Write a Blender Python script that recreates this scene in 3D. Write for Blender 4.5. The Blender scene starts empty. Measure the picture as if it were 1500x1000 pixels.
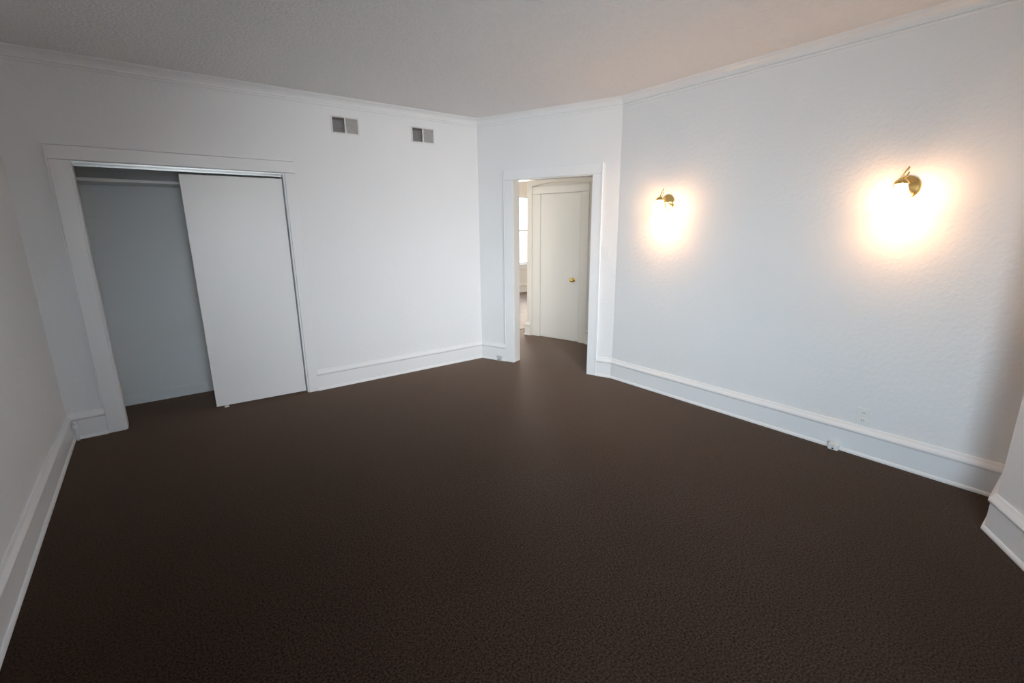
import bpy, bmesh, math, random
from mathutils import Matrix, Vector
random.seed(3)
S = bpy.context.scene
C = S.collection

# ------------------------------------------------------------------ camera
cam_d = bpy.data.cameras.new('camera')
cam_d.sensor_width = 36.0
cam_d.lens = 16.397
cam_d.clip_start = 0.02
cam = bpy.data.objects.new('camera', cam_d)
C.objects.link(cam)
_r = Vector((0.7939, -0.6080, -0.0080)).normalized()
_f = Vector((0.5896, 0.7730, -0.2340)).normalized()
_u = _r.cross(_f).normalized()
_r = _f.cross(_u).normalized()
cam.matrix_world = Matrix(((_r.x, _u.x, -_f.x, 0.0),
                           (_r.y, _u.y, -_f.y, 0.0),
                           (_r.z, _u.z, -_f.z, 1.5),
                           (0, 0, 0, 1)))
S.camera = cam

# ------------------------------------------------------------------ exposure
S.view_settings.view_transform = 'Standard'
S.view_settings.look = 'None'
S.view_settings.gamma = 1.0
S.view_settings.use_curve_mapping = False
S.view_settings.exposure = 0.0
try:
    S.cycles.use_denoising = True
    S.cycles.max_bounces = 10
    S.cycles.diffuse_bounces = 6
    S.cycles.sample_clamp_indirect = 6.0
except Exception:
    pass

# ------------------------------------------------------------------ sky
SKY_TOP = (0.45, 0.70, 1.0)
SKY_LOW = (0.62, 0.84, 1.0)
GROUND = (0.20, 0.19, 0.17)
SKY_STRENGTH = 10.5
W = bpy.data.worlds.new('sky')
S.world = W
W.use_nodes = True
nt = W.node_tree
nt.nodes.clear()
out = nt.nodes.new('ShaderNodeOutputWorld')
bg = nt.nodes.new('ShaderNodeBackground')
tc = nt.nodes.new('ShaderNodeTexCoord')
sp = nt.nodes.new('ShaderNodeSeparateXYZ')
cr = nt.nodes.new('ShaderNodeValToRGB')
mr = nt.nodes.new('ShaderNodeMapRange')
mr.inputs[1].default_value = -1.0
mr.inputs[2].default_value = 1.0
nt.links.new(tc.outputs['Generated'], sp.inputs[0])
nt.links.new(sp.outputs[2], mr.inputs[0])
nt.links.new(mr.outputs[0], cr.inputs[0])
e = cr.color_ramp.elements
e[0].position = 0.49
e[0].color = (*GROUND, 1)
e[1].position = 0.52
e[1].color = (*SKY_LOW, 1)
k = e.new(0.75)
k.color = (*SKY_TOP, 1)
nt.links.new(cr.outputs[0], bg.inputs[0])
bg.inputs[1].default_value = SKY_STRENGTH
nt.links.new(bg.outputs[0], out.inputs[0])

# daylight entering by each window: area lamps standing in the window openings
#   name: (centre, inward direction, width, height, power, colour)
DAYLIGHT = {
    'daylight_left': ((-0.67, -1.10, 1.45), (4.0, 4.4, -0.7), 1.20, 1.30, 78, 30, (0.78, 0.92, 1.0)),
    'daylight_behind': ((0.37, -2.21, 1.50), (2.65, 6.7, -0.8), 0.95, 1.10, 56, 19.5, (0.93, 0.96, 1.0)),
    'daylight_far_room': ((7.30, 8.86, 1.47), (-0.62, -1, 0.0), 1.40, 1.50, 80, 90, (1.0, 0.95, 0.88)),
}
for nm, (loc, dr, w, h, spread, pw, col) in DAYLIGHT.items():
    l = bpy.data.lights.new(nm, 'AREA')
    l.shape = 'RECTANGLE'
    l.size, l.size_y = w, h
    l.energy = pw
    l.spread = math.radians(spread)
    l.color = col
    o = bpy.data.objects.new(nm, l)
    o.location = loc
    o.rotation_euler = Vector(dr).to_track_quat('-Z', 'Y').to_euler()
    C.objects.link(o)

SCONCE_GLOW = 31.0
HALL_LAMP_POWER = 3.0


# ------------------------------------------------------------------ materials
def mat(name, col, rough=0.6, metal=0.0, bump=0.0, scale=80.0, var=0.0, vscale=3.0, spec=0.5,
        sheen=0.0, detail=3.0, dist=0.002):
    m = bpy.data.materials.new(name)
    m.use_nodes = True
    n = m.node_tree.nodes
    L = m.node_tree.links
    b = n['Principled BSDF']
    b.inputs['Base Color'].default_value = (*col, 1)
    b.inputs['Roughness'].default_value = rough
    b.inputs['Metallic'].default_value = metal
    b.inputs['Specular IOR Level'].default_value = spec
    if sheen:
        b.inputs['Sheen Weight'].default_value = sheen
        b.inputs['Sheen Roughness'].default_value = 0.5
    t = n.new('ShaderNodeTexCoord')
    if var:
        v = n.new('ShaderNodeTexNoise')
        v.inputs['Scale'].default_value = vscale
        v.inputs['Detail'].default_value = 4
        L.new(t.outputs['Object'], v.inputs['Vector'])
        r = n.new('ShaderNodeMapRange')
        r.inputs[1].default_value = 0.25
        r.inputs[2].default_value = 0.75
        r.inputs[3].default_value = 1 - var
        r.inputs[4].default_value = 1 + var
        L.new(v.outputs[0], r.inputs[0])
        x = n.new('ShaderNodeVectorMath')
        x.operation = 'SCALE'
        x.inputs[0].default_value = col
        L.new(r.outputs[0], x.inputs['Scale'])
        L.new(x.outputs[0], b.inputs['Base Color'])
    if bump:
        v = n.new('ShaderNodeTexNoise')
        v.inputs['Scale'].default_value = scale
        v.inputs['Detail'].default_value = detail
        L.new(t.outputs['Object'], v.inputs['Vector'])
        bp = n.new('ShaderNodeBump')
        bp.inputs['Strength'].default_value = bump
        bp.inputs['Distance'].default_value = dist
        L.new(v.outputs[0], bp.inputs['Height'])
        L.new(bp.outputs[0], b.inputs['Normal'])
    return m


M_WALL = mat('wall_paint', (0.80, 0.80, 0.80), 0.55, bump=0.55, scale=38, var=0.012, vscale=1.6, dist=0.004)
M_WALL_IN = mat('closet_paint', (0.76, 0.78, 0.78), 0.7, bump=0.3, scale=30, var=0.03, vscale=2.0, dist=0.003)
M_CEIL = mat('ceiling_texture_paint', (0.84, 0.82, 0.81), 0.9, bump=0.9, scale=55, detail=6, dist=0.010, var=0.02, vscale=20)
M_TRIM = mat('trim_gloss_paint', (0.82, 0.82, 0.82), 0.32, bump=0.15, scale=14, dist=0.003)
M_DOOR = mat('door_paint', (0.80, 0.80, 0.79), 0.38, bump=0.12, scale=10, dist=0.003)
M_HALL = mat('hall_paint', (0.80, 0.76, 0.70), 0.55, bump=0.2, scale=38)
M_HTRIM = mat('hall_trim_paint', (0.80, 0.77, 0.72), 0.35, bump=0.1, scale=14)
M_ALU = mat('aluminium_track', (0.72, 0.75, 0.75), 0.35, metal=0.9, bump=0.05, scale=60)
M_PLATE = mat('white_plastic', (0.80, 0.80, 0.78), 0.3, var=0.01, vscale=8)
M_SLOT = mat('dark_slot', (0.04, 0.04, 0.04), 0.6, var=0.05, vscale=30)
M_VENT = mat('vent_enamel', (0.74, 0.73, 0.71), 0.4, var=0.02, vscale=20)
M_BLADE = mat('shaded_louvre_enamel', (0.43, 0.41, 0.39), 0.5, var=0.05, vscale=30)  # left bank: shade between the open blades put into the enamel colour
M_BLADE_R = mat('grey_louvre_enamel', (0.50, 0.485, 0.47), 0.5, var=0.04, vscale=30)  # right bank: same enamel with less shade put into the colour
M_DUCT = mat('duct_metal', (0.42, 0.40, 0.39), 0.6, var=0.05, vscale=12)
M_BRASS = mat('polished_brass', (0.86, 0.62, 0.24), 0.2, metal=1.0, bump=0.05, scale=60)
M_GRATE = mat('register_metal', (0.10, 0.10, 0.11), 0.5, metal=0.3, var=0.05, vscale=30)
M_SHELF = mat('shelf_paint', (0.74, 0.76, 0.76), 0.45, bump=0.1, scale=20)


def carpet_material():
    m = bpy.data.materials.new('brown_carpet')
    m.use_nodes = True
    n = m.node_tree.nodes
    L = m.node_tree.links
    b = n['Principled BSDF']
    b.inputs['Roughness'].default_value = 0.8
    b.inputs['Specular IOR Level'].default_value = 0.07
    b.inputs['Sheen Weight'].default_value = 0.75
    b.inputs['Sheen Roughness'].default_value = 0.28
    b.inputs['Sheen Tint'].default_value = (0.90, 0.63, 0.48, 1)
    b.inputs['Specular Tint'].default_value = (1.0, 0.82, 0.70, 1)
    t = n.new('ShaderNodeTexCoord')
    v = n.new('ShaderNodeTexNoise')
    v.inputs['Scale'].default_value = 120
    v.inputs['Detail'].default_value = 5
    v.inputs['Roughness'].default_value = 0.75
    L.new(t.outputs['Object'], v.inputs['Vector'])
    r = n.new('ShaderNodeValToRGB')
    r.color_ramp.elements[0].position = 0.38
    r.color_ramp.elements[0].color = (0.0016, 0.0009, 0.0006, 1)
    r.color_ramp.elements[1].position = 0.64
    r.color_ramp.elements[1].color = (0.056, 0.034, 0.0235, 1)
    L.new(v.outputs[0], r.inputs[0])
    w = n.new('ShaderNodeTexNoise')
    w.inputs['Scale'].default_value = 2.2
    w.inputs['Detail'].default_value = 3
    L.new(t.outputs['Object'], w.inputs['Vector'])
    q = n.new('ShaderNodeMapRange')
    q.inputs[1].default_value = 0.3
    q.inputs[2].default_value = 0.7
    q.inputs[3].default_value = 0.93
    q.inputs[4].default_value = 1.07
    L.new(w.outputs[0], q.inputs[0])
    x = n.new('ShaderNodeVectorMath')
    x.operation = 'SCALE'
    L.new(r.outputs[0], x.inputs[0])
    L.new(q.outputs[0], x.inputs['Scale'])
    L.new(x.outputs[0], b.inputs['Base Color'])
    bp = n.new('ShaderNodeBump')
    bp.inputs['Strength'].default_value = 0.35
    bp.inputs['Distance'].default_value = 0.004
    L.new(v.outputs[0], bp.inputs['Height'])
    L.new(bp.outputs[0], b.inputs['Normal'])
    return m


M_CARPET = carpet_material()


def glow_material(name, col, strength):
    m = bpy.data.materials.new(name)
    m.use_nodes = True
    b = m.node_tree.nodes['Principled BSDF']
    b.inputs['Base Color'].default_value = (0.9, 0.87, 0.8, 1)
    b.inputs['Roughness'].default_value = 0.35
    b.inputs['Emission Color'].default_value = (*col, 1)
    b.inputs['Emission Strength'].default_value = strength
    return m


M_SHADE = glow_material('lit_frosted_glass', (1.0, 0.56, 0.28), SCONCE_GLOW)
M_DOME = glow_material('lit_dome_glass', (1.0, 0.86, 0.66), 3.0)


def glass_material():
    m = bpy.data.materials.new('window_glass')
    m.use_nodes = True
    n = m.node_tree.nodes
    L = m.node_tree.links
    n.remove(n['Principled BSDF'])
    tr = n.new('ShaderNodeBsdfTransparent')
    gl = n.new('ShaderNodeBsdfGlossy')
    gl.inputs['Roughness'].default_value = 0.02
    mx = n.new('ShaderNodeMixShader')
    mx.inputs[0].default_value = 0.06
    L.new(tr.outputs[0], mx.inputs[1])
    L.new(gl.outputs[0], mx.inputs[2])
    L.new(mx.outputs[0], n['Material Output'].inputs[0])
    return m


M_GLASS = glass_material()


# ------------------------------------------------------------------ helpers
def bx(bm, x0, x1, y0, y1, z0, z1, M=None):
    vs = [bm.verts.new((x, y, z)) for z in (z0, z1) for x, y in ((x0, y0), (x1, y0), (x1, y1), (x0, y1))]
    for f in ((0, 3, 2, 1), (4, 5, 6, 7), (0, 1, 5, 4), (1, 2, 6, 5), (2, 3, 7, 6), (3, 0, 4, 7)):
        bm.faces.new([vs[i] for i in f])
    if M is not None:
        for v in vs:
            v.co = M @ v.co
    return vs


def obj(name, bm, m, parent=None, smooth=False, bevel=0.0, kind=None, M=None):
    bmesh.ops.recalc_face_normals(bm, faces=bm.faces)
    me = bpy.data.meshes.new(name)
    bm.to_mesh(me)
    bm.free()
    if m:
        me.materials.append(m)
    if smooth:
        for p in me.polygons:
            p.use_smooth = True
    o = bpy.data.objects.new(name, me)
    C.objects.link(o)
    if M is not None:
        o.matrix_world = M
    if parent:
        o.parent = parent
    if bevel:
        b = o.modifiers.new('bevel', 'BEVEL')
        b.width = bevel
        b.segments = 2
        b.limit_method = 'ANGLE'
        b.angle_limit = math.radians(35)
    if kind:
        o['kind'] = kind
    return o


def struct(name, bm, m, label=None, **k):
    o = obj(name, bm, m, kind='structure', **k)
    if label:
        o['label'] = label
    return o


def thing(name, label, cat, M, group=None):
    o = bpy.data.objects.new(name, None)
    o.empty_display_size = 0.05
    C.objects.link(o)
    o.matrix_world = M
    o['label'] = label
    o['category'] = cat
    if group:
        o['group'] = group
    return o


def wall_frame(origin, direction, z=0.0):
    """local x along the wall, local y out of the wall into the room, z up"""
    d = Vector((direction[0], direction[1], 0)).normalized()
    n = Vector((-d.y, d.x, 0))
    return Matrix(((d.x, n.x, 0, origin[0]), (d.y, n.y, 0, origin[1]), (0, 0, 1, z), (0, 0, 0, 1)))


def panel(bm, p0, p1, thick, z0, z1, openings=()):
    """wall from p0 to p1 with the room on the LEFT of the direction, its body on the right; openings (s0,s1,za,zb)"""
    p0 = Vector(p0)
    p1 = Vector(p1)
    Lg = (p1 - p0).length
    M = wall_frame(p0, p1 - p0)
    xs = sorted({0.0, Lg} | {o[0] for o in openings} | {o[1] for o in openings})
    for a, b in zip(xs, xs[1:]):
        segs = [(z0, z1)]
        for s0, s1, za, zb in openings:
            if s0 <= a + 1e-6 and s1 >= b - 1e-6:
                segs = [(z0, za), (zb, z1)]
        for za, zb in segs:
            if zb - za > 1e-4:
                bx(bm, a, b, -thick, 0, za, zb, M)


def sweep(bm, profile, path, closed_ends=True, z=0.0):
    """profile: (offset into the room, height); path: plan points with the room on the left"""
    pts = [Vector(p) for p in path]
    rings = []
    for i, p in enumerate(pts):
        dirs = []
        if i > 0:
            dirs.append((pts[i] - pts[i - 1]).normalized())
        if i < len(pts) - 1:
            dirs.append((pts[i + 1] - pts[i]).normalized())
        ns = [Vector((-d.y, d.x)) for d in dirs]
        if len(ns) == 2:
            m = (ns[0] + ns[1]).normalized()
            m = m / max(0.2, m.dot(ns[0]))
        else:
            m = ns[0]
        rings.append([bm.verts.new((p.x + m.x * o, p.y + m.y * o, z + h)) for o, h in profile])
    n = len(profile)
    for a, b in zip(rings, rings[1:]):
        for i in range(n):
            j = (i + 1) % n
            bm.faces.new((a[i], a[j], b[j], b[i]))
    if closed_ends:
        bm.faces.new(rings[0])
        bm.faces.new(list(reversed(rings[-1])))


def lathe(bm, prof, n=32, M=None):
    """prof: (radius, z)"""
    rings = []
    for r, z in prof:
        if r < 1e-6:
            rings.append([bm.verts.new((0, 0, z))])
        else:
            rings.append([bm.verts.new((r * math.cos(2 * math.pi * i / n), r * math.sin(2 * math.pi * i / n), z)) for i in range(n)])
    for a, b in zip(rings, rings[1:]):
        for i in range(n):
            j = (i + 1) % n
            if len(a) == 1 and len(b) == 1:
                continue
            if len(a) == 1:
                bm.faces.new((a[0], b[j], b[i]))
            elif len(b) == 1:
                bm.faces.new((a[i], a[j], b[0]))
            else:
                bm.faces.new((a[i], a[j], b[j], b[i]))
    if M is not None:
        for r in rings:
            for v in r:
                v.co = M @ v.co


def tube(bm, pts, rad, n=12):
    pts = [Vector(p) for p in pts]
    if not hasattr(rad, '__len__'):
        rad = [rad] * len(pts)
    ref = None
    rings = []
    for i, p in enumerate(pts):
        d = (pts[min(i + 1, len(pts) - 1)] - pts[max(i - 1, 0)]).normalized()
        if ref is None:
            ref = d.orthogonal().normalized()
        a = (ref - d * ref.dot(d)).normalized()
        ref = a
        b = d.cross(a)
        rings.append([bm.verts.new(p + (a * math.cos(2 * math.pi * k / n) + b * math.sin(2 * math.pi * k / n)) * rad[i]) for k in range(n)])
    for a, b in zip(rings, rings[1:]):
        for i in range(n):
            j = (i + 1) % n
            bm.faces.new((a[i], a[j], b[j], b[i]))
    bm.faces.new(list(reversed(rings[0])))
    bm.faces.new(rings[-1])


def curve_pts(ctrl, n=24):
    """Catmull-Rom through control points"""
    P = [Vector(c) for c in ctrl]
    P = [2 * P[0] - P[1]] + P + [2 * P[-1] - P[-2]]
    outp = []
    segs = len(P) - 3
    for k in range(n + 1):
        t = k / n * segs
        i = min(int(t), segs - 1)
        t -= i
        a, b, c, d = P[i:i + 4]
        outp.append(0.5 * ((2 * b) + (c - a) * t + (2 * a - 5 * b + 4 * c - d) * t * t + (3 * b - a - 3 * c + d) * t ** 3))
    return outp


# ------------------------------------------------------------------ plan
H = 2.65                     # ceiling height
LA = (-0.6624, 4.546)        # left wall / closet wall corner
AB = (3.013, 4.546)          # closet wall / doorway wall corner
BC = (3.607, 3.041)          # doorway wall / sconce wall corner
CR = (3.607, 0.188)          # sconce wall end behind the stub
RC = (3.165, 0.188)          # outer corner of the stub
RE = (1.326, -1.020)         # far end of the bay wall
BK = (1.326, -2.200)
LK = (-0.6624, -2.200)
TB = 0.116                   # doorway wall thickness
dB = (Vector(AB) - Vector(BC)).normalized()
LB = (Vector(AB) - Vector(BC)).length


def onB(s, off=0.0):
    """s metres from the BC corner towards AB, off = towards the room"""
    n = Vector((-dB.y, dB.x))
    v = Vector(BC) + dB * s + n * off
    return (v.x, v.y)


# doorway opening along B, measured from BC
D0, D1, DH = 0.266, 1.170, 2.010
# closet opening along A
A0, A1, AH = -0.345, 1.020, 1.985

# ------------------------------------------------------------------ floor and ceiling
bm = bmesh.new()
bx(bm, -0.80, 8.9, -2.4, 9.2, -0.10, 0.0)
struct('floor', bm, M_CARPET, 'dark brown wall-to-wall carpet')
bm = bmesh.new()
bx(bm, -0.80, 8.9, -2.4, 9.2, H, H + 0.10)
struct('ceiling', bm, M_CEIL, 'white ceiling with stippled texture')

M_WOOD = mat('honey_hardwood', (0.24, 0.175, 0.13), 0.75, spec=0.2, bump=0.1, scale=12, var=0.15, vscale=9)
bm = bmesh.new()
bx(bm, 3.20, 8.8, 5.50, 9.1, 0.0003, 0.006)
struct('floor_far', bm, M_WOOD, 'pale glossy floor of the far room')

# ------------------------------------------------------------------ walls of the room
TA = 0.12
bm = bmesh.new()
VENTS = [(x_ - 0.1145, x_ + 0.1145, z_ - 0.064, z_ + 0.064) for x_, z_ in ((AB[0] - 1.584, 2.4255), (AB[0] - 2.361, 2.4235))]
panel(bm, AB, (LA[0] - 0.12, LA[1]), TA, 0, H, [(AB[0] - A1, AB[0] - A0, 0, AH)] + VENTS)
struct('wall_back', bm, M_WALL, 'white wall with the closet opening')
bm = bmesh.new()
panel(bm, BC, AB, TB, 0, H, [(D0, D1, 0, DH)])
struct('wall_doorway', bm, M_WALL, 'short angled white wall with the open doorway')
bm = bmesh.new()
panel(bm, (CR[0], CR[1] - 0.12), BC, 0.12, 0, H)
struct('wall_right', bm, M_WALL, 'white wall carrying the two sconces')
bm = bmesh.new()
panel(bm, LA, LK, 0.12, 0, H, [(4.546 + 0.45, 4.546 + 1.75, 0.70, 2.10)])
struct('wall_left', bm, M_WALL, 'white wall at the left')
bm = bmesh.new()
Lr = (Vector(RC) - Vector(RE)).length
panel(bm, RE, RC, 0.12, 0, H)
bx(bm, RC[0] + 0.05, CR[0], RC[1] - 0.12, RC[1], 0, H)
struct('wall_bay', bm, M_WALL, 'white wall stub with an outer corner at the right')
bm = bmesh.new()
panel(bm, BK, RE, 0.12, 0, H)
struct('wall_bay_side', bm, M_WALL)
bm = bmesh.new()
panel(bm, (LK[0] - 0.12, LK[1]), (BK[0] + 0.12, BK[1]), 0.12, 0, H, [(0.65, 1.65, 0.90, 2.10)])
struct('wall_behind', bm, M_WALL)


def window(name, M, w, z0, z1, depth=0.12):
    """M: wall frame with x from the opening's start; frame, rails and panes of a sash window"""
    fr = bmesh.new()
    t = 0.045
    bx(fr, 0, t, -depth, -0.02, z0, z1)
    bx(fr, w - t, w, -depth, -0.02, z0, z1)
    bx(fr, t, w - t, -depth, -0.02, z0, z0 + t)
    bx(fr, t, w - t, -depth, -0.02, z1 - t, z1)
    zm = (z0 + z1) / 2
    bx(fr, t, w - t, -0.09, -0.05, zm - 0.02, zm + 0.02)
    o = struct(name, fr, M_TRIM, M=M)
    for a, b in ((z0 + t, zm - 0.02), (zm + 0.02, z1 - t)):
        g = bmesh.new()
        bx(g, t, w - t, -0.073, -0.069, a, b)
        obj('pane', g, M_GLASS, o)
    s = bmesh.new()
    bx(s, -0.06, w + 0.06, -0.01, 0.05, z0 - 0.03, z0)
    obj('sill', s, M_TRIM, o, bevel=0.004)
    return o


window('window_1', wall_frame((LA[0], LA[1] - 4.996), (0, -1)), 1.30, 0.70, 2.10)
window('window_2', wall_frame((LK[0] - 0.12 + 0.65, LK[1]), (1, 0)), 1.00, 0.90, 2.10)

# ------------------------------------------------------------------ baseboards
BASE = [(0, 0), (0.026, 0), (0.026, 0.010), (0.021, 0.019), (0.016, 0.023), (0.016, 0.148),
        (0.020, 0.152), (0.026, 0.160), (0.026, 0.168), (0.021, 0.178), (0.013, 0.190), (0.008, 0.203), (0, 0.205)]
CAS_W = 0.105
bm = bmesh.new()
sweep(bm, BASE, [AB, (A1 + CAS_W - 0.02, 4.546)])
struct('baseboard_back', bm, M_TRIM, 'white moulded baseboard right of the closet')
bm = bmesh.new()
sweep(bm, BASE, [(A0 - CAS_W, 4.546), (LA[0] + 0.0, 4.546)])
struct('baseboard_back_corner', bm, M_TRIM, 'short white baseboard left of the closet')
bm = bmesh.new()
sweep(bm, BASE, [LA, LK])
struct('baseboard_left', bm, M_TRIM, 'white baseboard along the left wall')
bm = bmesh.new()
sweep(bm, BASE, [onB(D1 + 0.10), AB])
struct('baseboard_doorway_left', bm, M_TRIM, 'short white baseboard left of the doorway')
bm = bmesh.new()
sweep(bm, BASE, [CR, BC, onB(D0 - 0.10)])
struct('baseboard_right', bm, M_TRIM, 'long white moulded baseboard under the sconces')
bm = bmesh.new()
sweep(bm, BASE, [RE, RC, CR])
struct('baseboard_bay', bm, M_TRIM, 'white baseboard wrapping the wall stub at the right')
bm = bmesh.new()
sweep(bm, BASE, [LK, BK, RE])
struct('baseboard_behind', bm, M_TRIM)

# ------------------------------------------------------------------ crown
CROWN = [(0, 2.570), (0.007, 2.571), (0.009, 2.576), (0.009, 2.580), (0.001, 2.5805), (0.001, 2.5885), (0.012, 2.589), (0.012, 2.595), (0.007, 2.598), (0.011, 2.608), (0.020, 2.622),
         (0.034, 2.634), (0.044, 2.639), (0.050, 2.642), (0.054, 2.650), (0, 2.650)]
bm = bmesh.new()
sweep(bm, CROWN, [CR, BC, AB, LA, LK, BK, RE, RC, CR], closed_ends=True)
struct('trim_1', bm, M_TRIM, 'thin white crown moulding around the ceiling')

# ------------------------------------------------------------------ closet casing (room side of wall_back)
def casing(parent, wall_M, s0, s1, top, w, m, head_extra=0.0, t=0.018, cap=True):
    """flat casing around an opening s0..s1 in wall coordinates; each board a part"""
    for a, b in ((s0 - w, s0), (s1, s1 + w)):
        b_ = bmesh.new()
        bx(b_, a, b, 0, t, 0, top)
        obj('casing_board', b_, m, parent, bevel=0.003)
    b_ = bmesh.new()
    bx(b_, s0 - w - head_extra, s1 + w + head_extra, 0, t + 0.002, top + 0.0015, top + w)
    obj('casing_board', b_, m, parent, bevel=0.003)


MA = wall_frame((A1, 4.546), (-1, 0))     # x runs from the right jamb to the left
t2 = bpy.data.objects.new('trim_2', None)
C.objects.link(t2)
t2.matrix_world = MA
t2['kind'] = 'structure'
t2['label'] = 'white flat casing around the closet'


def local(o, parent):
    o.parent = parent
    o.matrix_parent_inverse = Matrix.Identity(4)
    return o


WA = A1 - A0


def board(name, parent, m, *boxes, bevel=0.003, kind=None, label=None):
    b_ = bmesh.new()
    for q in boxes:
        bx(b_, *q)
    o = obj(name, b_, m, None, bevel=bevel)
    local(o, parent)
    if kind:
        o['kind'] = kind
    if label:
        o['label'] = label
    return o


board('casing_board', t2, M_TRIM, (-0.085, 0.0, 0, 0.018, 0, AH))
board('casing_board', t2, M_TRIM, (WA, WA + 0.105, 0, 0.018, 0, AH))
board('casing_board', t2, M_TRIM, (-0.088, WA + 0.108, 0, 0.020, AH + 0.0015, AH + 0.092))
board('edge_bead', t2, M_TRIM, (WA + 0.1055, WA + 0.114, 0, 0.024, 0.21, AH + 0.092),
      (-0.088, WA + 0.114, 0, 0.024, AH + 0.0925, AH + 0.099))
board('jamb_lining', t2, M_TRIM, (-0.001, 0.012, -TA, 0.004, 0, AH - 0.001))
board('jamb_lining', t2, M_TRIM, (WA - 0.012, WA + 0.001, -TA, 0.004, 0, AH - 0.001))

# door casing on wall_doorway
MB = wall_frame(onB(0), dB)
t3 = bpy.data.objects.new('trim_3', None)
C.objects.link(t3)
t3.matrix_world = MB
t3['kind'] = 'structure'
t3['label'] = 'white casing and jambs of the open doorway'
board('casing_board', t3, M_TRIM, (D0 - 0.096, D0 + 0.001, 0, 0.018, 0, DH - 0.004))
board('casing_board', t3, M_TRIM, (D1 - 0.008, D1 + 0.100, 0, 0.018, 0, DH - 0.004))
board('casing_board', t3, M_TRIM, (D0 - 0.096, D1 + 0.103, 0, 0.020, DH - 0.0025, DH + 0.098))
board('edge_bead', t3, M_TRIM, (D0 - 0.104, D0 - 0.0935, 0, 0.024, 0.0, DH + 0.098), bevel=0.002)
board('edge_bead', t3, M_TRIM, (D1 + 0.1005, D1 + 0.109, 0, 0.024, 0.21, DH + 0.098), bevel=0.002)
board('jamb_lining', t3, M_HTRIM, (D0 - 0.001, D0 + 0.005, -TB - 0.004, -0.0005, 0, DH - 0.001), bevel=0.001)
board('jamb_lining', t3, M_HTRIM, (D1 - 0.010, D1 + 0.001, -TB - 0.004, -0.0005, 0, DH - 0.001), bevel=0.001)
board('jamb_lining', t3, M_HTRIM, (D0 + 0.0105, D1 - 0.0105, -TB - 0.004, -0.0005, DH - 0.011, DH + 0.0005), bevel=0.001)

# ------------------------------------------------------------------ closet interior
CY0, CY1 = 4.546 + TA, 5.20
CX0, CX1 = -0.400, 1.30
bm = bmesh.new()
bx(bm, CX0 - 0.08, CX1 + 0.08, CY1, CY1 + 0.08, 0, H)
struct('wall_closet_back', bm, M_WALL_IN, 'painted back wall inside the closet')
bm = bmesh.new()
bx(bm, CX0 - 0.08, CX0, CY0, CY1, 0, H)
struct('wall_closet_left', bm, M_WALL_IN, 'painted side wall inside the closet')
bm = bmesh.new()
bx(bm, CX1, CX1 + 0.08, CY0, CY1, 0, H)
struct('wall_closet_right', bm, M_WALL_IN)
bm = bmesh.new()
sweep(bm, [(0, 0), (0.018, 0), (0.018, 0.012), (0.012, 0.016), (0.012, 0.088), (0.008, 0.100), (0, 0.102)],
      [(CX1, CY0), (CX1, CY1), (CX0, CY1), (CX0, CY0)])
struct('baseboard_closet', bm, M_SHELF, 'low painted baseboard inside the closet')

# shelf with its cleat
t = thing('closet_shelf', 'white painted board shelf high up inside the open closet', 'shelf',
          Matrix.Translation((CX0, CY1, 1.876)))
board('shelf_board', t, M_SHELF, (0.002, CX1 - CX0 - 0.002, -0.36, -0.001, 0, 0.024))
board('cleat', t, M_SHELF, (0.001, 0.020, -0.33, -0.021, -0.06, -0.001))
t = thing('wall_cleat', 'short thin wooden cleat on closet back wall, below the shelf', 'cleat',
          Matrix.Translation((-0.366, CY1, 1.617)))
board('strip', t, M_SHELF, (0, 0.150, -0.010, 0.0, 0, 0.010), bevel=0.001)

# ------------------------------------------------------------------ sliding door, track and floor guide
Mt = Matrix.Translation((A0 + 0.012, 4.546, 0))
t = thing('door_track', 'aluminium sliding door track under the head of the closet opening', 'track', Mt)
Wt = WA - 0.024
board('track_rail', t, M_ALU, (0, Wt, 0.012, 0.016, 1.969, 1.984), (0, Wt, 0.016, 0.110, 1.980, 1.984),
      (0, Wt, 0.060, 0.063, 1.955, 1.980), bevel=0.0008)
# door: front face 6 cm behind the wall face at its left edge and 1 cm at its right
pL = Vector((0.270, 4.604))
pR = Vector((1.000, 4.566))
Md = wall_frame(pR, pL - pR)
d1 = bpy.data.objects.new('door_1', None)
C.objects.link(d1)
d1.matrix_world = Md
d1['kind'] = 'structure'
d1['label'] = 'flat white sliding closet door pushed to the right'
Wd = (pL - pR).length
board('door_slab', d1, M_DOOR, (0.0, Wd, -0.030, 0.0, 0.014, 1.938), bevel=0.002)
t = thing('floor_guide', 'tiny white guide on the carpet under the sliding closet door', 'door guide',
          wall_frame((0.345, 4.602), (-1, 0)))
board('base_clip', t, M_PLATE, (-0.018, 0.018, -0.012, 0.016, 0.0, 0.004), bevel=0.001)
board('guide_tab', t, M_PLATE, (-0.012, 0.012, 0.003, 0.007, 0.004, 0.013), bevel=0.001)


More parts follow.
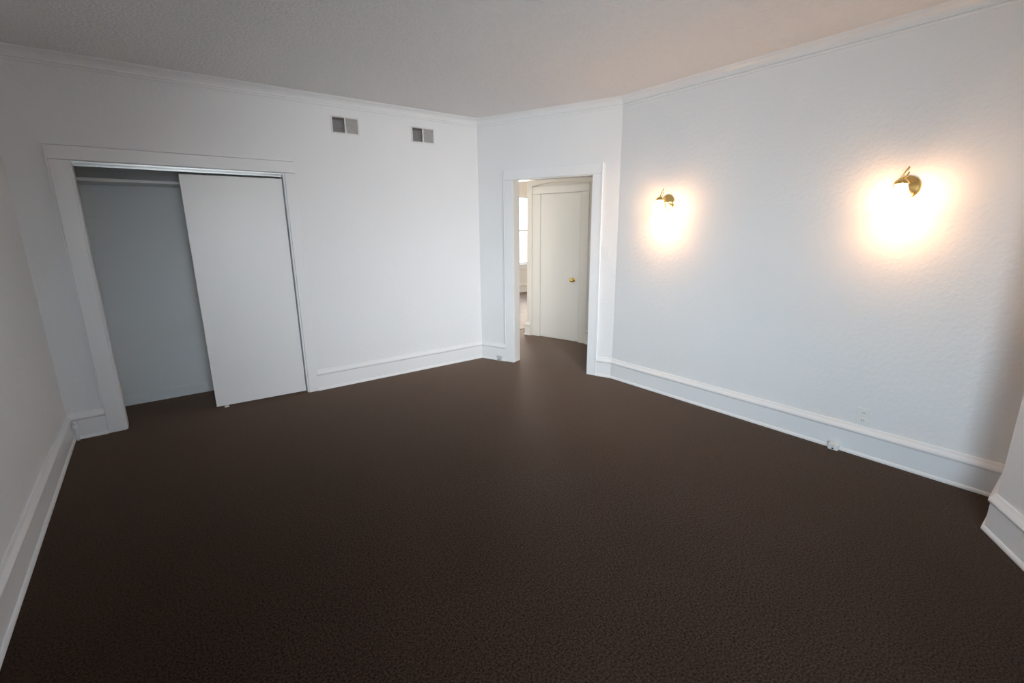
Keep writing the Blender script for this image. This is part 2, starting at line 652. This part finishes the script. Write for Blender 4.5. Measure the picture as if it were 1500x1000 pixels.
# ------------------------------------------------------------------ air vents on wall_back
def vent(cx, zc, label):
    M = wall_frame((cx, 4.546), (-1, 0), zc)     # local x runs to the left
    t = thing('air_vent', label, 'air vent', M, 'vents high on the closet wall')
    W_, H_ = 0.258, 0.150
    iw, ih = 0.107, 0.127
    fr = []
    ex, ez = W_ / 2, H_ / 2
    gx = 0.007
    t_ = 0.006
    fr += [(-ex, ex, 0.0005, t_, ih / 2, ez), (-ex, ex, 0.0005, t_, -ez, -ih / 2)]
    fr += [(-ex, -gx - iw, 0.0005, t_, -ih / 2, ih / 2), (gx + iw, ex, 0.0005, t_, -ih / 2, ih / 2),
           (-gx, gx, 0.0005, t_, -ih / 2, ih / 2)]
    board('frame', t, M_VENT, *fr, bevel=0.0008)
    for sgn in (-1, 1):
        # the bank at local +x is the left one in the room: its blades open towards the viewer
        x0, x1 = (gx, gx + iw) if sgn > 0 else (-gx - iw, -gx)
        b_ = bmesh.new()
        n = 9
        for i in range(n):
            z = -ih / 2 + (i + 0.5) * ih / n
            ang = math.radians(-52 if sgn > 0 else 38)
            hw = 0.0075 if sgn > 0 else 0.0095
            R = Matrix.Translation((0, 0.0035 if sgn > 0 else 0.001, z)) @ Matrix.Rotation(ang, 4, 'X')
            if sgn > 0:
                R = Matrix.Translation((0, -0.002, z)) @ Matrix.Rotation(math.radians(8), 4, 'X')
                bx(b_, x0 + 0.0005, x1 - 0.0005, -0.005, 0.005, -0.0010, 0.0010, R)
            else:
                R = Matrix.Translation((0, -0.001, z)) @ Matrix.Rotation(math.radians(-62), 4, 'X')
                bx(b_, x0 + 0.0005, x1 - 0.0005, -0.0078, 0.0078, -0.0006, 0.0006, R)
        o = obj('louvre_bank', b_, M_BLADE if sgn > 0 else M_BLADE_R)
        local(o, t)
        o['kind'] = 'stuff'
        if sgn > 0:
            o['label'] = 'dark open louvres'
        else:
            o['label'] = 'light grey closed louvres'
    board('duct_mouth', t, M_DUCT, (-gx - iw, gx + iw, -0.118, -0.114, -ih / 2, ih / 2),
          (-gx - iw, gx + iw, -0.114, -0.012, ih / 2 - 0.003, ih / 2), (-gx - iw, gx + iw, -0.114, -0.012, -ih / 2, -ih / 2 + 0.003),
          (-gx - iw, -gx - iw + 0.003, -0.114, -0.012, -ih / 2 + 0.003, ih / 2 - 0.003), (gx + iw - 0.003, gx + iw, -0.114, -0.012, -ih / 2 + 0.003, ih / 2 - 0.003), bevel=0)
    lv = board('damper_lever', t, M_VENT, (-0.0025, 0.0025, t_ + 0.0002, t_ + 0.008, -0.008, 0.008), bevel=0.001)
    return t


# shallow duct pockets are cut by boxes of the wall: the vents sit proud instead
vent(1.584, 2.4255, 'white wall register nearer the closet, left of two high vents')
vent(2.361, 2.4235, 'white wall register nearer the room corner, right of two high vents')


# ------------------------------------------------------------------ switch, outlet, jacks
def wall_plate(name, label, cat, M, w=0.072, h=0.116):
    t = thing(name, label, cat, M)
    board('cover_plate', t, M_PLATE, (-w / 2, w / 2, 0.0005, 0.006, -h / 2, h / 2), bevel=0.002)
    for z in (-h * 0.42, h * 0.42):
        b_ = bmesh.new()
        lathe(b_, [(0, 0.0078), (0.0025, 0.0075), (0.0032, 0.006)], 12, Matrix.Rotation(-math.pi / 2, 4, 'X'))
        o = local(obj('screw', b_, M_PLATE), t)
        o.location.z = z
    return t


ps = onB(0.112)
sw = wall_plate('light_switch', 'white toggle light switch between the doorway and the room corner', 'light switch',
                wall_frame(ps, dB, 1.283))
board('toggle', sw, M_PLATE, (-0.005, 0.005, 0.006, 0.017, -0.004, 0.014), bevel=0.001)
ot = wall_plate('wall_outlet', 'white duplex outlet low on the sconce wall above the baseboard', 'outlet',
                wall_frame((3.607, 0.884), (0, 1), 0.273), 0.080, 0.114)
for z in (-0.026, 0.026):
    b_ = bmesh.new()
    lathe(b_, [(0, 0.0085), (0.0150, 0.0085), (0.0165, 0.006)], 20, Matrix.Rotation(-math.pi / 2, 4, 'X'))
    o = local(obj('socket', b_, M_PLATE), ot)
    o.location.z = z
    for x in (-0.006, 0.006):
        s = bmesh.new()
        bx(s, x - 0.0013, x + 0.0013, 0.0085, 0.0089, -0.004, 0.006)
        q = obj('slot', s, M_SLOT)
        q.parent = o

Mj = wall_frame((3.607 - 0.026, 1.010), (0, 1))
t = thing('phone_jack', 'white box jack at the foot of the sconce-wall baseboard', 'phone jack', Mj,
          'phone jacks on the baseboards')
board('housing', t, M_PLATE, (-0.030, 0.030, 0.0005, 0.038, 0.002, 0.048), bevel=0.004)
b_ = bmesh.new()
lathe(b_, [(0, 0.040), (0.005, 0.040), (0.006, 0.038)], 14, Matrix.Rotation(-math.pi / 2, 4, 'X'))
o = local(obj('screw', b_, M_ALU), t)
o.location.z = 0.030
board('cable_port', t, M_SLOT, (-0.006, 0.006, 0.0383, 0.0388, 0.008, 0.018), bevel=0)
pj = onB(1.305 + 0.04, 0.0265)
t = thing('phone_jack', 'small grey box jack on the baseboard left of the doorway', 'phone jack', wall_frame(pj, dB),
          'phone jacks on the baseboards')
board('housing', t, mat('grey_plastic', (0.55, 0.57, 0.57), 0.4, var=0.02), (-0.028, 0.028, 0.0005, 0.022, 0.004, 0.062), bevel=0.003)
board('cable_port', t, M_SLOT, (-0.006, 0.006, 0.0222, 0.0227, 0.012, 0.022), bevel=0)

t = thing('pipe_stub', 'small paint-covered knob on the baseboards at the left room corner', 'knob',
          Matrix.Translation((LA[0] + 0.040, LA[1] - 0.040, 0.0)))
b_ = bmesh.new()
tube(b_, curve_pts([(0, 0, 0.0), (0.001, 0, 0.05), (0, 0.001, 0.10)], 8), [0.011] * 9, 12)
local(obj('pipe', b_, M_TRIM, smooth=True), t)
b_ = bmesh.new()
lathe(b_, [(0, 0.088), (0.016, 0.090), (0.021, 0.100), (0.020, 0.114), (0.012, 0.124), (0, 0.127)], 14)
local(obj('cap', b_, M_TRIM, smooth=True), t)
b_ = bmesh.new()
lathe(b_, [(0, 0.127), (0.009, 0.1275), (0.012, 0.136), (0.007, 0.148), (0, 0.150)], 12)
local(obj('valve_tip', b_, M_TRIM, smooth=True), t)


# ------------------------------------------------------------------ wall sconces
def rotX(p, a):
    return (p[0], p[1] * math.cos(a) - p[2] * math.sin(a), p[1] * math.sin(a) + p[2] * math.cos(a))


def sconce(y, z, label):
    M = wall_frame((3.607, y), (0, 1), z)        # local y into the room, local x along +Y
    t = thing('wall_sconce', label, 'wall lamp', M, 'brass sconces on the right wall')
    RX = Matrix.Rotation(-math.pi / 2, 4, 'X')
    b_ = bmesh.new()
    lathe(b_, [(0, 0.0005), (0.063, 0.0005), (0.067, 0.004), (0.065, 0.009), (0.052, 0.011), (0.047, 0.016), (0.036, 0.020),
               (0.030, 0.027), (0.016, 0.031), (0.010, 0.038), (0, 0.041)], 36, RX)
    local(obj('backplate', b_, M_BRASS, smooth=True), t)
    # arm: leaves the plate, dips and climbs to the fitter
    b_ = bmesh.new()
    arm = curve_pts([(0, 0.034, -0.002), (0.0, 0.058, -0.022), (0, 0.088, -0.020), (0, 0.108, 0.008), (0, 0.112, 0.034), (0, 0.116, 0.046)], 28)
    tube(b_, arm, 0.0052, 10)
    local(obj('arm', b_, M_BRASS, smooth=True), t)
    # ribbon loops standing above the arm
    for x0, hgt, lean in ((0.004, 0.092, -0.022), (-0.010, 0.062, -0.012)):
        b_ = bmesh.new()
        ctrl = [(x0, 0.104, 0.028), (x0 + 0.007, 0.102, 0.046), (x0 + lean * 0.3 + 0.003, 0.100, hgt * 0.8), (x0 + lean, 0.102, hgt + 0.014),
                (x0 + lean * 1.15, 0.108, hgt + 0.008), (x0 + lean * 0.8, 0.112, hgt * 0.85), (x0 - 0.003, 0.114, 0.050), (x0 + 0.002, 0.115, 0.040)]
        pts = curve_pts(ctrl, 30)
        tube(b_, pts, [0.0018 + 0.0016 * math.sin(math.pi * i / 30) for i in range(31)], 8)
        local(obj('scroll', b_, M_BRASS, smooth=True), t)
    cx, cy = 0.0, 0.116
    Mf = Matrix.Translation((cx, cy, 0))
    b_ = bmesh.new()
    lathe(b_, [(0, 0.052), (0.005, 0.050), (0.008, 0.043), (0.022, 0.038), (0.034, 0.028), (0.038, 0.016), (0.036, 0.013),
               (0.031, 0.026), (0.018, 0.034), (0, 0.036)], 28, Mf)
    local(obj('fitter', b_, M_BRASS, smooth=True), t)
    # fluted tulip shade opening downwards
    b_ = bmesh.new()
    outer = [(0.028, 0.020), (0.031, 0.000), (0.038, -0.024), (0.052, -0.056), (0.062, -0.086), (0.068, -0.114), (0.080, -0.138)]
    inner = [(r - 0.003, zz) for r, zz in reversed(outer)]
    prof = outer + inner
    n = 48
    rings = []
    for r, zz in prof:
        k = max(0.0, (-zz) / 0.138)
        rings.append([b_.verts.new((cx + (r + 0.0035 * k * math.cos(8 * 2 * math.pi * i / n)) * math.cos(2 * math.pi * i / n),
                                    cy + (r + 0.0035 * k * math.cos(8 * 2 * math.pi * i / n)) * math.sin(2 * math.pi * i / n),
                                    zz - 0.004 * k * math.cos(8 * 2 * math.pi * i / n))) for i in range(n)])
    for i_ in range(len(rings)):
        a, b2 = rings[i_], rings[(i_ + 1) % len(rings)]
        for i in range(n):
            j = (i + 1) % n
            b_.faces.new((a[i], a[j], b2[j], b2[i]))
    sh = local(obj('glass_shade', b_, M_SHADE, smooth=True), t)
    b_ = bmesh.new()
    lathe(b_, [(0, 0.010), (0.012, 0.008), (0.013, -0.030), (0.022, -0.056), (0.030, -0.084), (0.026, -0.108), (0.012, -0.122), (0, -0.125)], 20, Mf)
    local(obj('bulb', b_, M_SHADE, smooth=True), t)
    return t


sconce(2.500, 1.712, 'brass sconce with lit glass shade nearer the doorway')
sconce(0.875, 1.720, 'brass sconce with lit glass shade nearer the wall stub, above the outlet')

# ------------------------------------------------------------------ hall beyond the doorway
A14 = math.radians(14)
nH = Vector((math.cos(A14), math.sin(A14)))
tH = Vector((-nH.y, nH.x))


def onH(s, d=5.35):
    v = nH * d + tH * s
    return (v.x, v.y)


# wall_hall: its face looks back to the doorway; wall frame with room on the left when walking in +t
MH = wall_frame(onH(0), tH)      # local x = t, local y = -nH = towards the viewer
bm = bmesh.new()
N0, N1 = 3.037, 3.911            # the arched recess
bx(bm, 1.2, 4.010, -0.16, -0.035, 0, H)                    # backing
bx(bm, 1.2, N0, -0.035, 0, 0, H)
bx(bm, N1, 3.985, -0.035, 0, 0, H)
# rounded outer corner
prev = None
ring = []
for i in range(7):
    a = math.radians(90 - 15 * i)
    ring.append((3.985 + 0.025 * math.cos(a), -0.025 + 0.025 * math.sin(a)))
ring += [(4.010, -0.035), (3.985, -0.035)]
lo = [bm.verts.new((x, y, 0)) for x, y in ring]
hi = [bm.verts.new((x, y, H)) for x, y in ring]
bm.faces.new(lo)
bm.faces.new(hi)
for i in range(len(ring)):
    j = (i + 1) % len(ring)
    bm.faces.new((lo[i], lo[j], hi[j], hi[i]))
# spandrel over the recess with a segmental arch
na = 24
arch = []
for i in range(na + 1):
    u = i / na
    x = N0 + (N1 - N0) * u
    arch.append((x, 2.052 + 0.046 * math.sin(math.pi * u) ** 0.8))
for y in (0.0,):
    pass
for (xa, za), (xb, zb) in zip(arch, arch[1:]):
    vs = [bm.verts.new(p) for p in ((xa, 0, za), (xb, 0, zb), (xb, 0, H), (xa, 0, H),
                                    (xa, -0.035, za), (xb, -0.035, zb), (xb, -0.035, H), (xa, -0.035, H))]
    bm.faces.new((vs[0], vs[1], vs[2], vs[3]))
    bm.faces.new((vs[4], vs[5], vs[6], vs[7]))
    bm.faces.new((vs[0], vs[1], vs[5], vs[4]))
struct('wall_hall', bm, M_HALL, 'cream hall wall with a shallow arched recess', M=MH)

# arch moulding: a thin bead around the recess edge
bm = bmesh.new()
bead = 0.014
path = [(N0, 0.0)] + arch + [(N1, 0.0)]
for (xa, za), (xb, zb) in zip(path, path[1:]):
    cxm = (N0 + N1) / 2

    def outp(x, z):
        v = Vector((x - cxm, 0.9 * (z - 1.2) if z > 2 else 0))
        if z <= 2:
            return (x + (bead if x > cxm else -bead), z)
        if x in (N0, N1):
            return (x + (bead if x > cxm else -bead), z + bead)
        return (x, z + bead)
    oa, ob = outp(xa, za), outp(xb, zb)
    if za == 0.0:
        ob = (ob[0], zb)
    if zb == 0.0:
        oa = (oa[0], za)
    q = [(xa, za), (xb, zb), ob, oa]
    f0 = [bm.verts.new((x, 0.0005, z)) for x, z in q]
    f1 = [bm.verts.new((x, 0.007, z)) for x, z in q]
    bm.faces.new(f0)
    bm.faces.new(f1)
    for i in range(4):
        j = (i + 1) % 4
        bm.faces.new((f0[i], f0[j], f1[j], f1[i]))
struct('trim_4', bm, M_HTRIM, 'arched bead around the hall recess', M=MH)

# hall door in the recess
d2 = bpy.data.objects.new('door_2', None)
C.objects.link(d2)
d2.matrix_world = MH
d2['kind'] = 'structure'
d2['label'] = 'closed flat hall door with a brass knob under the arch'
board('door_slab', d2, M_HTRIM, (3.150, 3.772, -0.0345, -0.012, 0.012, 1.948), bevel=0.002)
board('casing_board', d2, M_HTRIM, (N0 + 0.001, 3.146, -0.0345, -0.006, 0, 1.953), bevel=0.003)
board('casing_board', d2, M_HTRIM, (3.777, N1 - 0.001, -0.0345, -0.006, 0, 1.953), bevel=0.003)
board('casing_board', d2, M_HTRIM, (N0 + 0.001, N1 - 0.001, -0.0345, -0.004, 1.9545, 2.048), bevel=0.003)
kb = bpy.data.objects.new('door_knob', None)
C.objects.link(kb)
kb.location = (3.243, -0.0118, 0.838)
local(kb, d2)
RX = Matrix.Rotation(-math.pi / 2, 4, 'X')
b_ = bmesh.new()
lathe(b_, [(0, 0), (0.032, 0), (0.033, 0.003), (0.026, 0.007), (0.010, 0.009), (0, 0.009)], 24, RX)
o = obj('rosette', b_, M_BRASS, smooth=True)
local(o, kb)
b_ = bmesh.new()
lathe(b_, [(0, 0.008), (0.009, 0.008), (0.009, 0.022), (0.020, 0.030), (0.027, 0.042), (0.026, 0.054), (0.016, 0.062), (0, 0.064)], 24, RX)
o = obj('knob', b_, M_BRASS, smooth=True)
local(o, kb)

bm = bmesh.new()
sweep(bm, BASE, [(1.2, 0.0), (N0 - 0.016, 0.0)])
struct('baseboard_hall', bm, M_HTRIM, 'cream hall baseboard right of the arched recess', M=MH)
bm = bmesh.new()
sweep(bm, [(o_, h_ * 0.9) for o_, h_ in BASE], [(N1 + 0.016, 0.0), (4.010, 0.0), (4.010, -0.16)])
struct('baseboard_hall_end', bm, M_HTRIM, 'cream baseboard wrapping the end of the hall wall', M=MH)

# closing walls of hall and far room
E0 = onH(4.010, 5.35 + 0.16)
bm = bmesh.new()
panel(bm, (E0[0], E0[1] - 0.10), (8.60, E0[1] - 0.10 + (8.60 - E0[0]) * math.tan(A14)), 0.10, 0, H)
struct('wall_far_near_side', bm, M_HALL)
bm = bmesh.new()
panel(bm, (8.60, 6.0), (8.60, 8.90), 0.10, 0, H)
struct('wall_far_right', bm, M_HALL)
bm = bmesh.new()
FW0, FW1 = 6.60, 8.05
panel(bm, (8.70, 8.90), (3.15, 8.90), 0.12, 0, H, [(8.70 - FW1, 8.70 - FW0, 0.68, 2.25)])
struct('wall_far', bm, M_HALL, 'far room wall with a bright window')
bm = bmesh.new()
panel(bm, (3.25, 9.0), (3.25, CY0 + 0.02), 0.10, 0, H)
struct('wall_far_left', bm, M_HALL)
bm = bmesh.new()
pe = onH(1.4)
panel(bm, (3.80, 2.2), (pe[0] + 0.1, 2.2), 0.10, 0, H)
struct('wall_hall_end', bm, M_HALL)
bm = bmesh.new()
sweep(bm, BASE, [(8.60, 8.90), (3.30, 8.90)])
struct('baseboard_far', bm, M_HTRIM, 'cream baseboard under the far window')
window('window_3', wall_frame((FW1, 8.90), (-1, 0)), FW1 - FW0, 0.68, 2.25)['label'] = 'bright sash window in the far room'
t6 = bpy.data.objects.new('trim_5', None)
C.objects.link(t6)
t6.matrix_world = wall_frame((FW1, 8.90), (-1, 0))
t6['kind'] = 'structure'
t6['label'] = 'cream casing of the far window'
wfw = FW1 - FW0
board('casing_board', t6, M_HTRIM, (-0.10, 0, 0, 0.02, 0.68, 2.25))
board('casing_board', t6, M_HTRIM, (wfw, wfw + 0.10, 0, 0.02, 0.68, 2.25))
board('casing_board', t6, M_HTRIM, (-0.12, wfw + 0.12, 0, 0.024, 2.2515, 2.38))
board('apron', t6, M_HTRIM, (-0.10, wfw + 0.10, 0, 0.02, 0.56, 0.649))

# floor register by the far window
t = thing('floor_register', 'dark metal grille on the carpet beneath the far room window', 'floor vent',
          Matrix.Translation((7.16, 8.62, 0.0)))
board('rim', t, M_GRATE, (-0.17, 0.17, -0.13, -0.11, 0.0005, 0.008), (-0.17, 0.17, 0.11, 0.13, 0.0005, 0.008),
      (-0.17, -0.15, -0.11, 0.11, 0.0005, 0.008), (0.15, 0.17, -0.11, 0.11, 0.0005, 0.008), bevel=0.001)
g = board('grille_bars', t, M_GRATE, *[(-0.15 + i * 0.02, -0.138 + i * 0.02, -0.11, 0.11, 0.0005, 0.006) for i in range(15)], bevel=0)
g['kind'] = 'stuff'

# ceiling lamp seen at the top of the doorway
t = thing('ceiling_lamp', 'lit round ceiling lamp just visible under the head of the doorway', 'ceiling lamp',
          Matrix.Translation((6.42, 8.00, H)))
b_ = bmesh.new()
lathe(b_, [(0, -0.0005), (0.165, -0.0005), (0.170, -0.012), (0.160, -0.022), (0, -0.022)], 32)
local(obj('canopy', b_, M_BRASS, smooth=True), t)
b_ = bmesh.new()
lathe(b_, [(0.150, -0.0225), (0.158, -0.050), (0.146, -0.100), (0.110, -0.140), (0.050, -0.158), (0, -0.162)], 32)
local(obj('glass_dome', b_, M_DOME, smooth=True), t)
l = bpy.data.lights.new('hall_light', 'POINT')
l.energy = HALL_LAMP_POWER
l.color = (1.0, 0.60, 0.30)
l.shadow_soft_size = 0.1
o = bpy.data.objects.new('hall_light', l)
C.objects.link(o)
o.parent = t
o.location = (0, 0, -0.25)
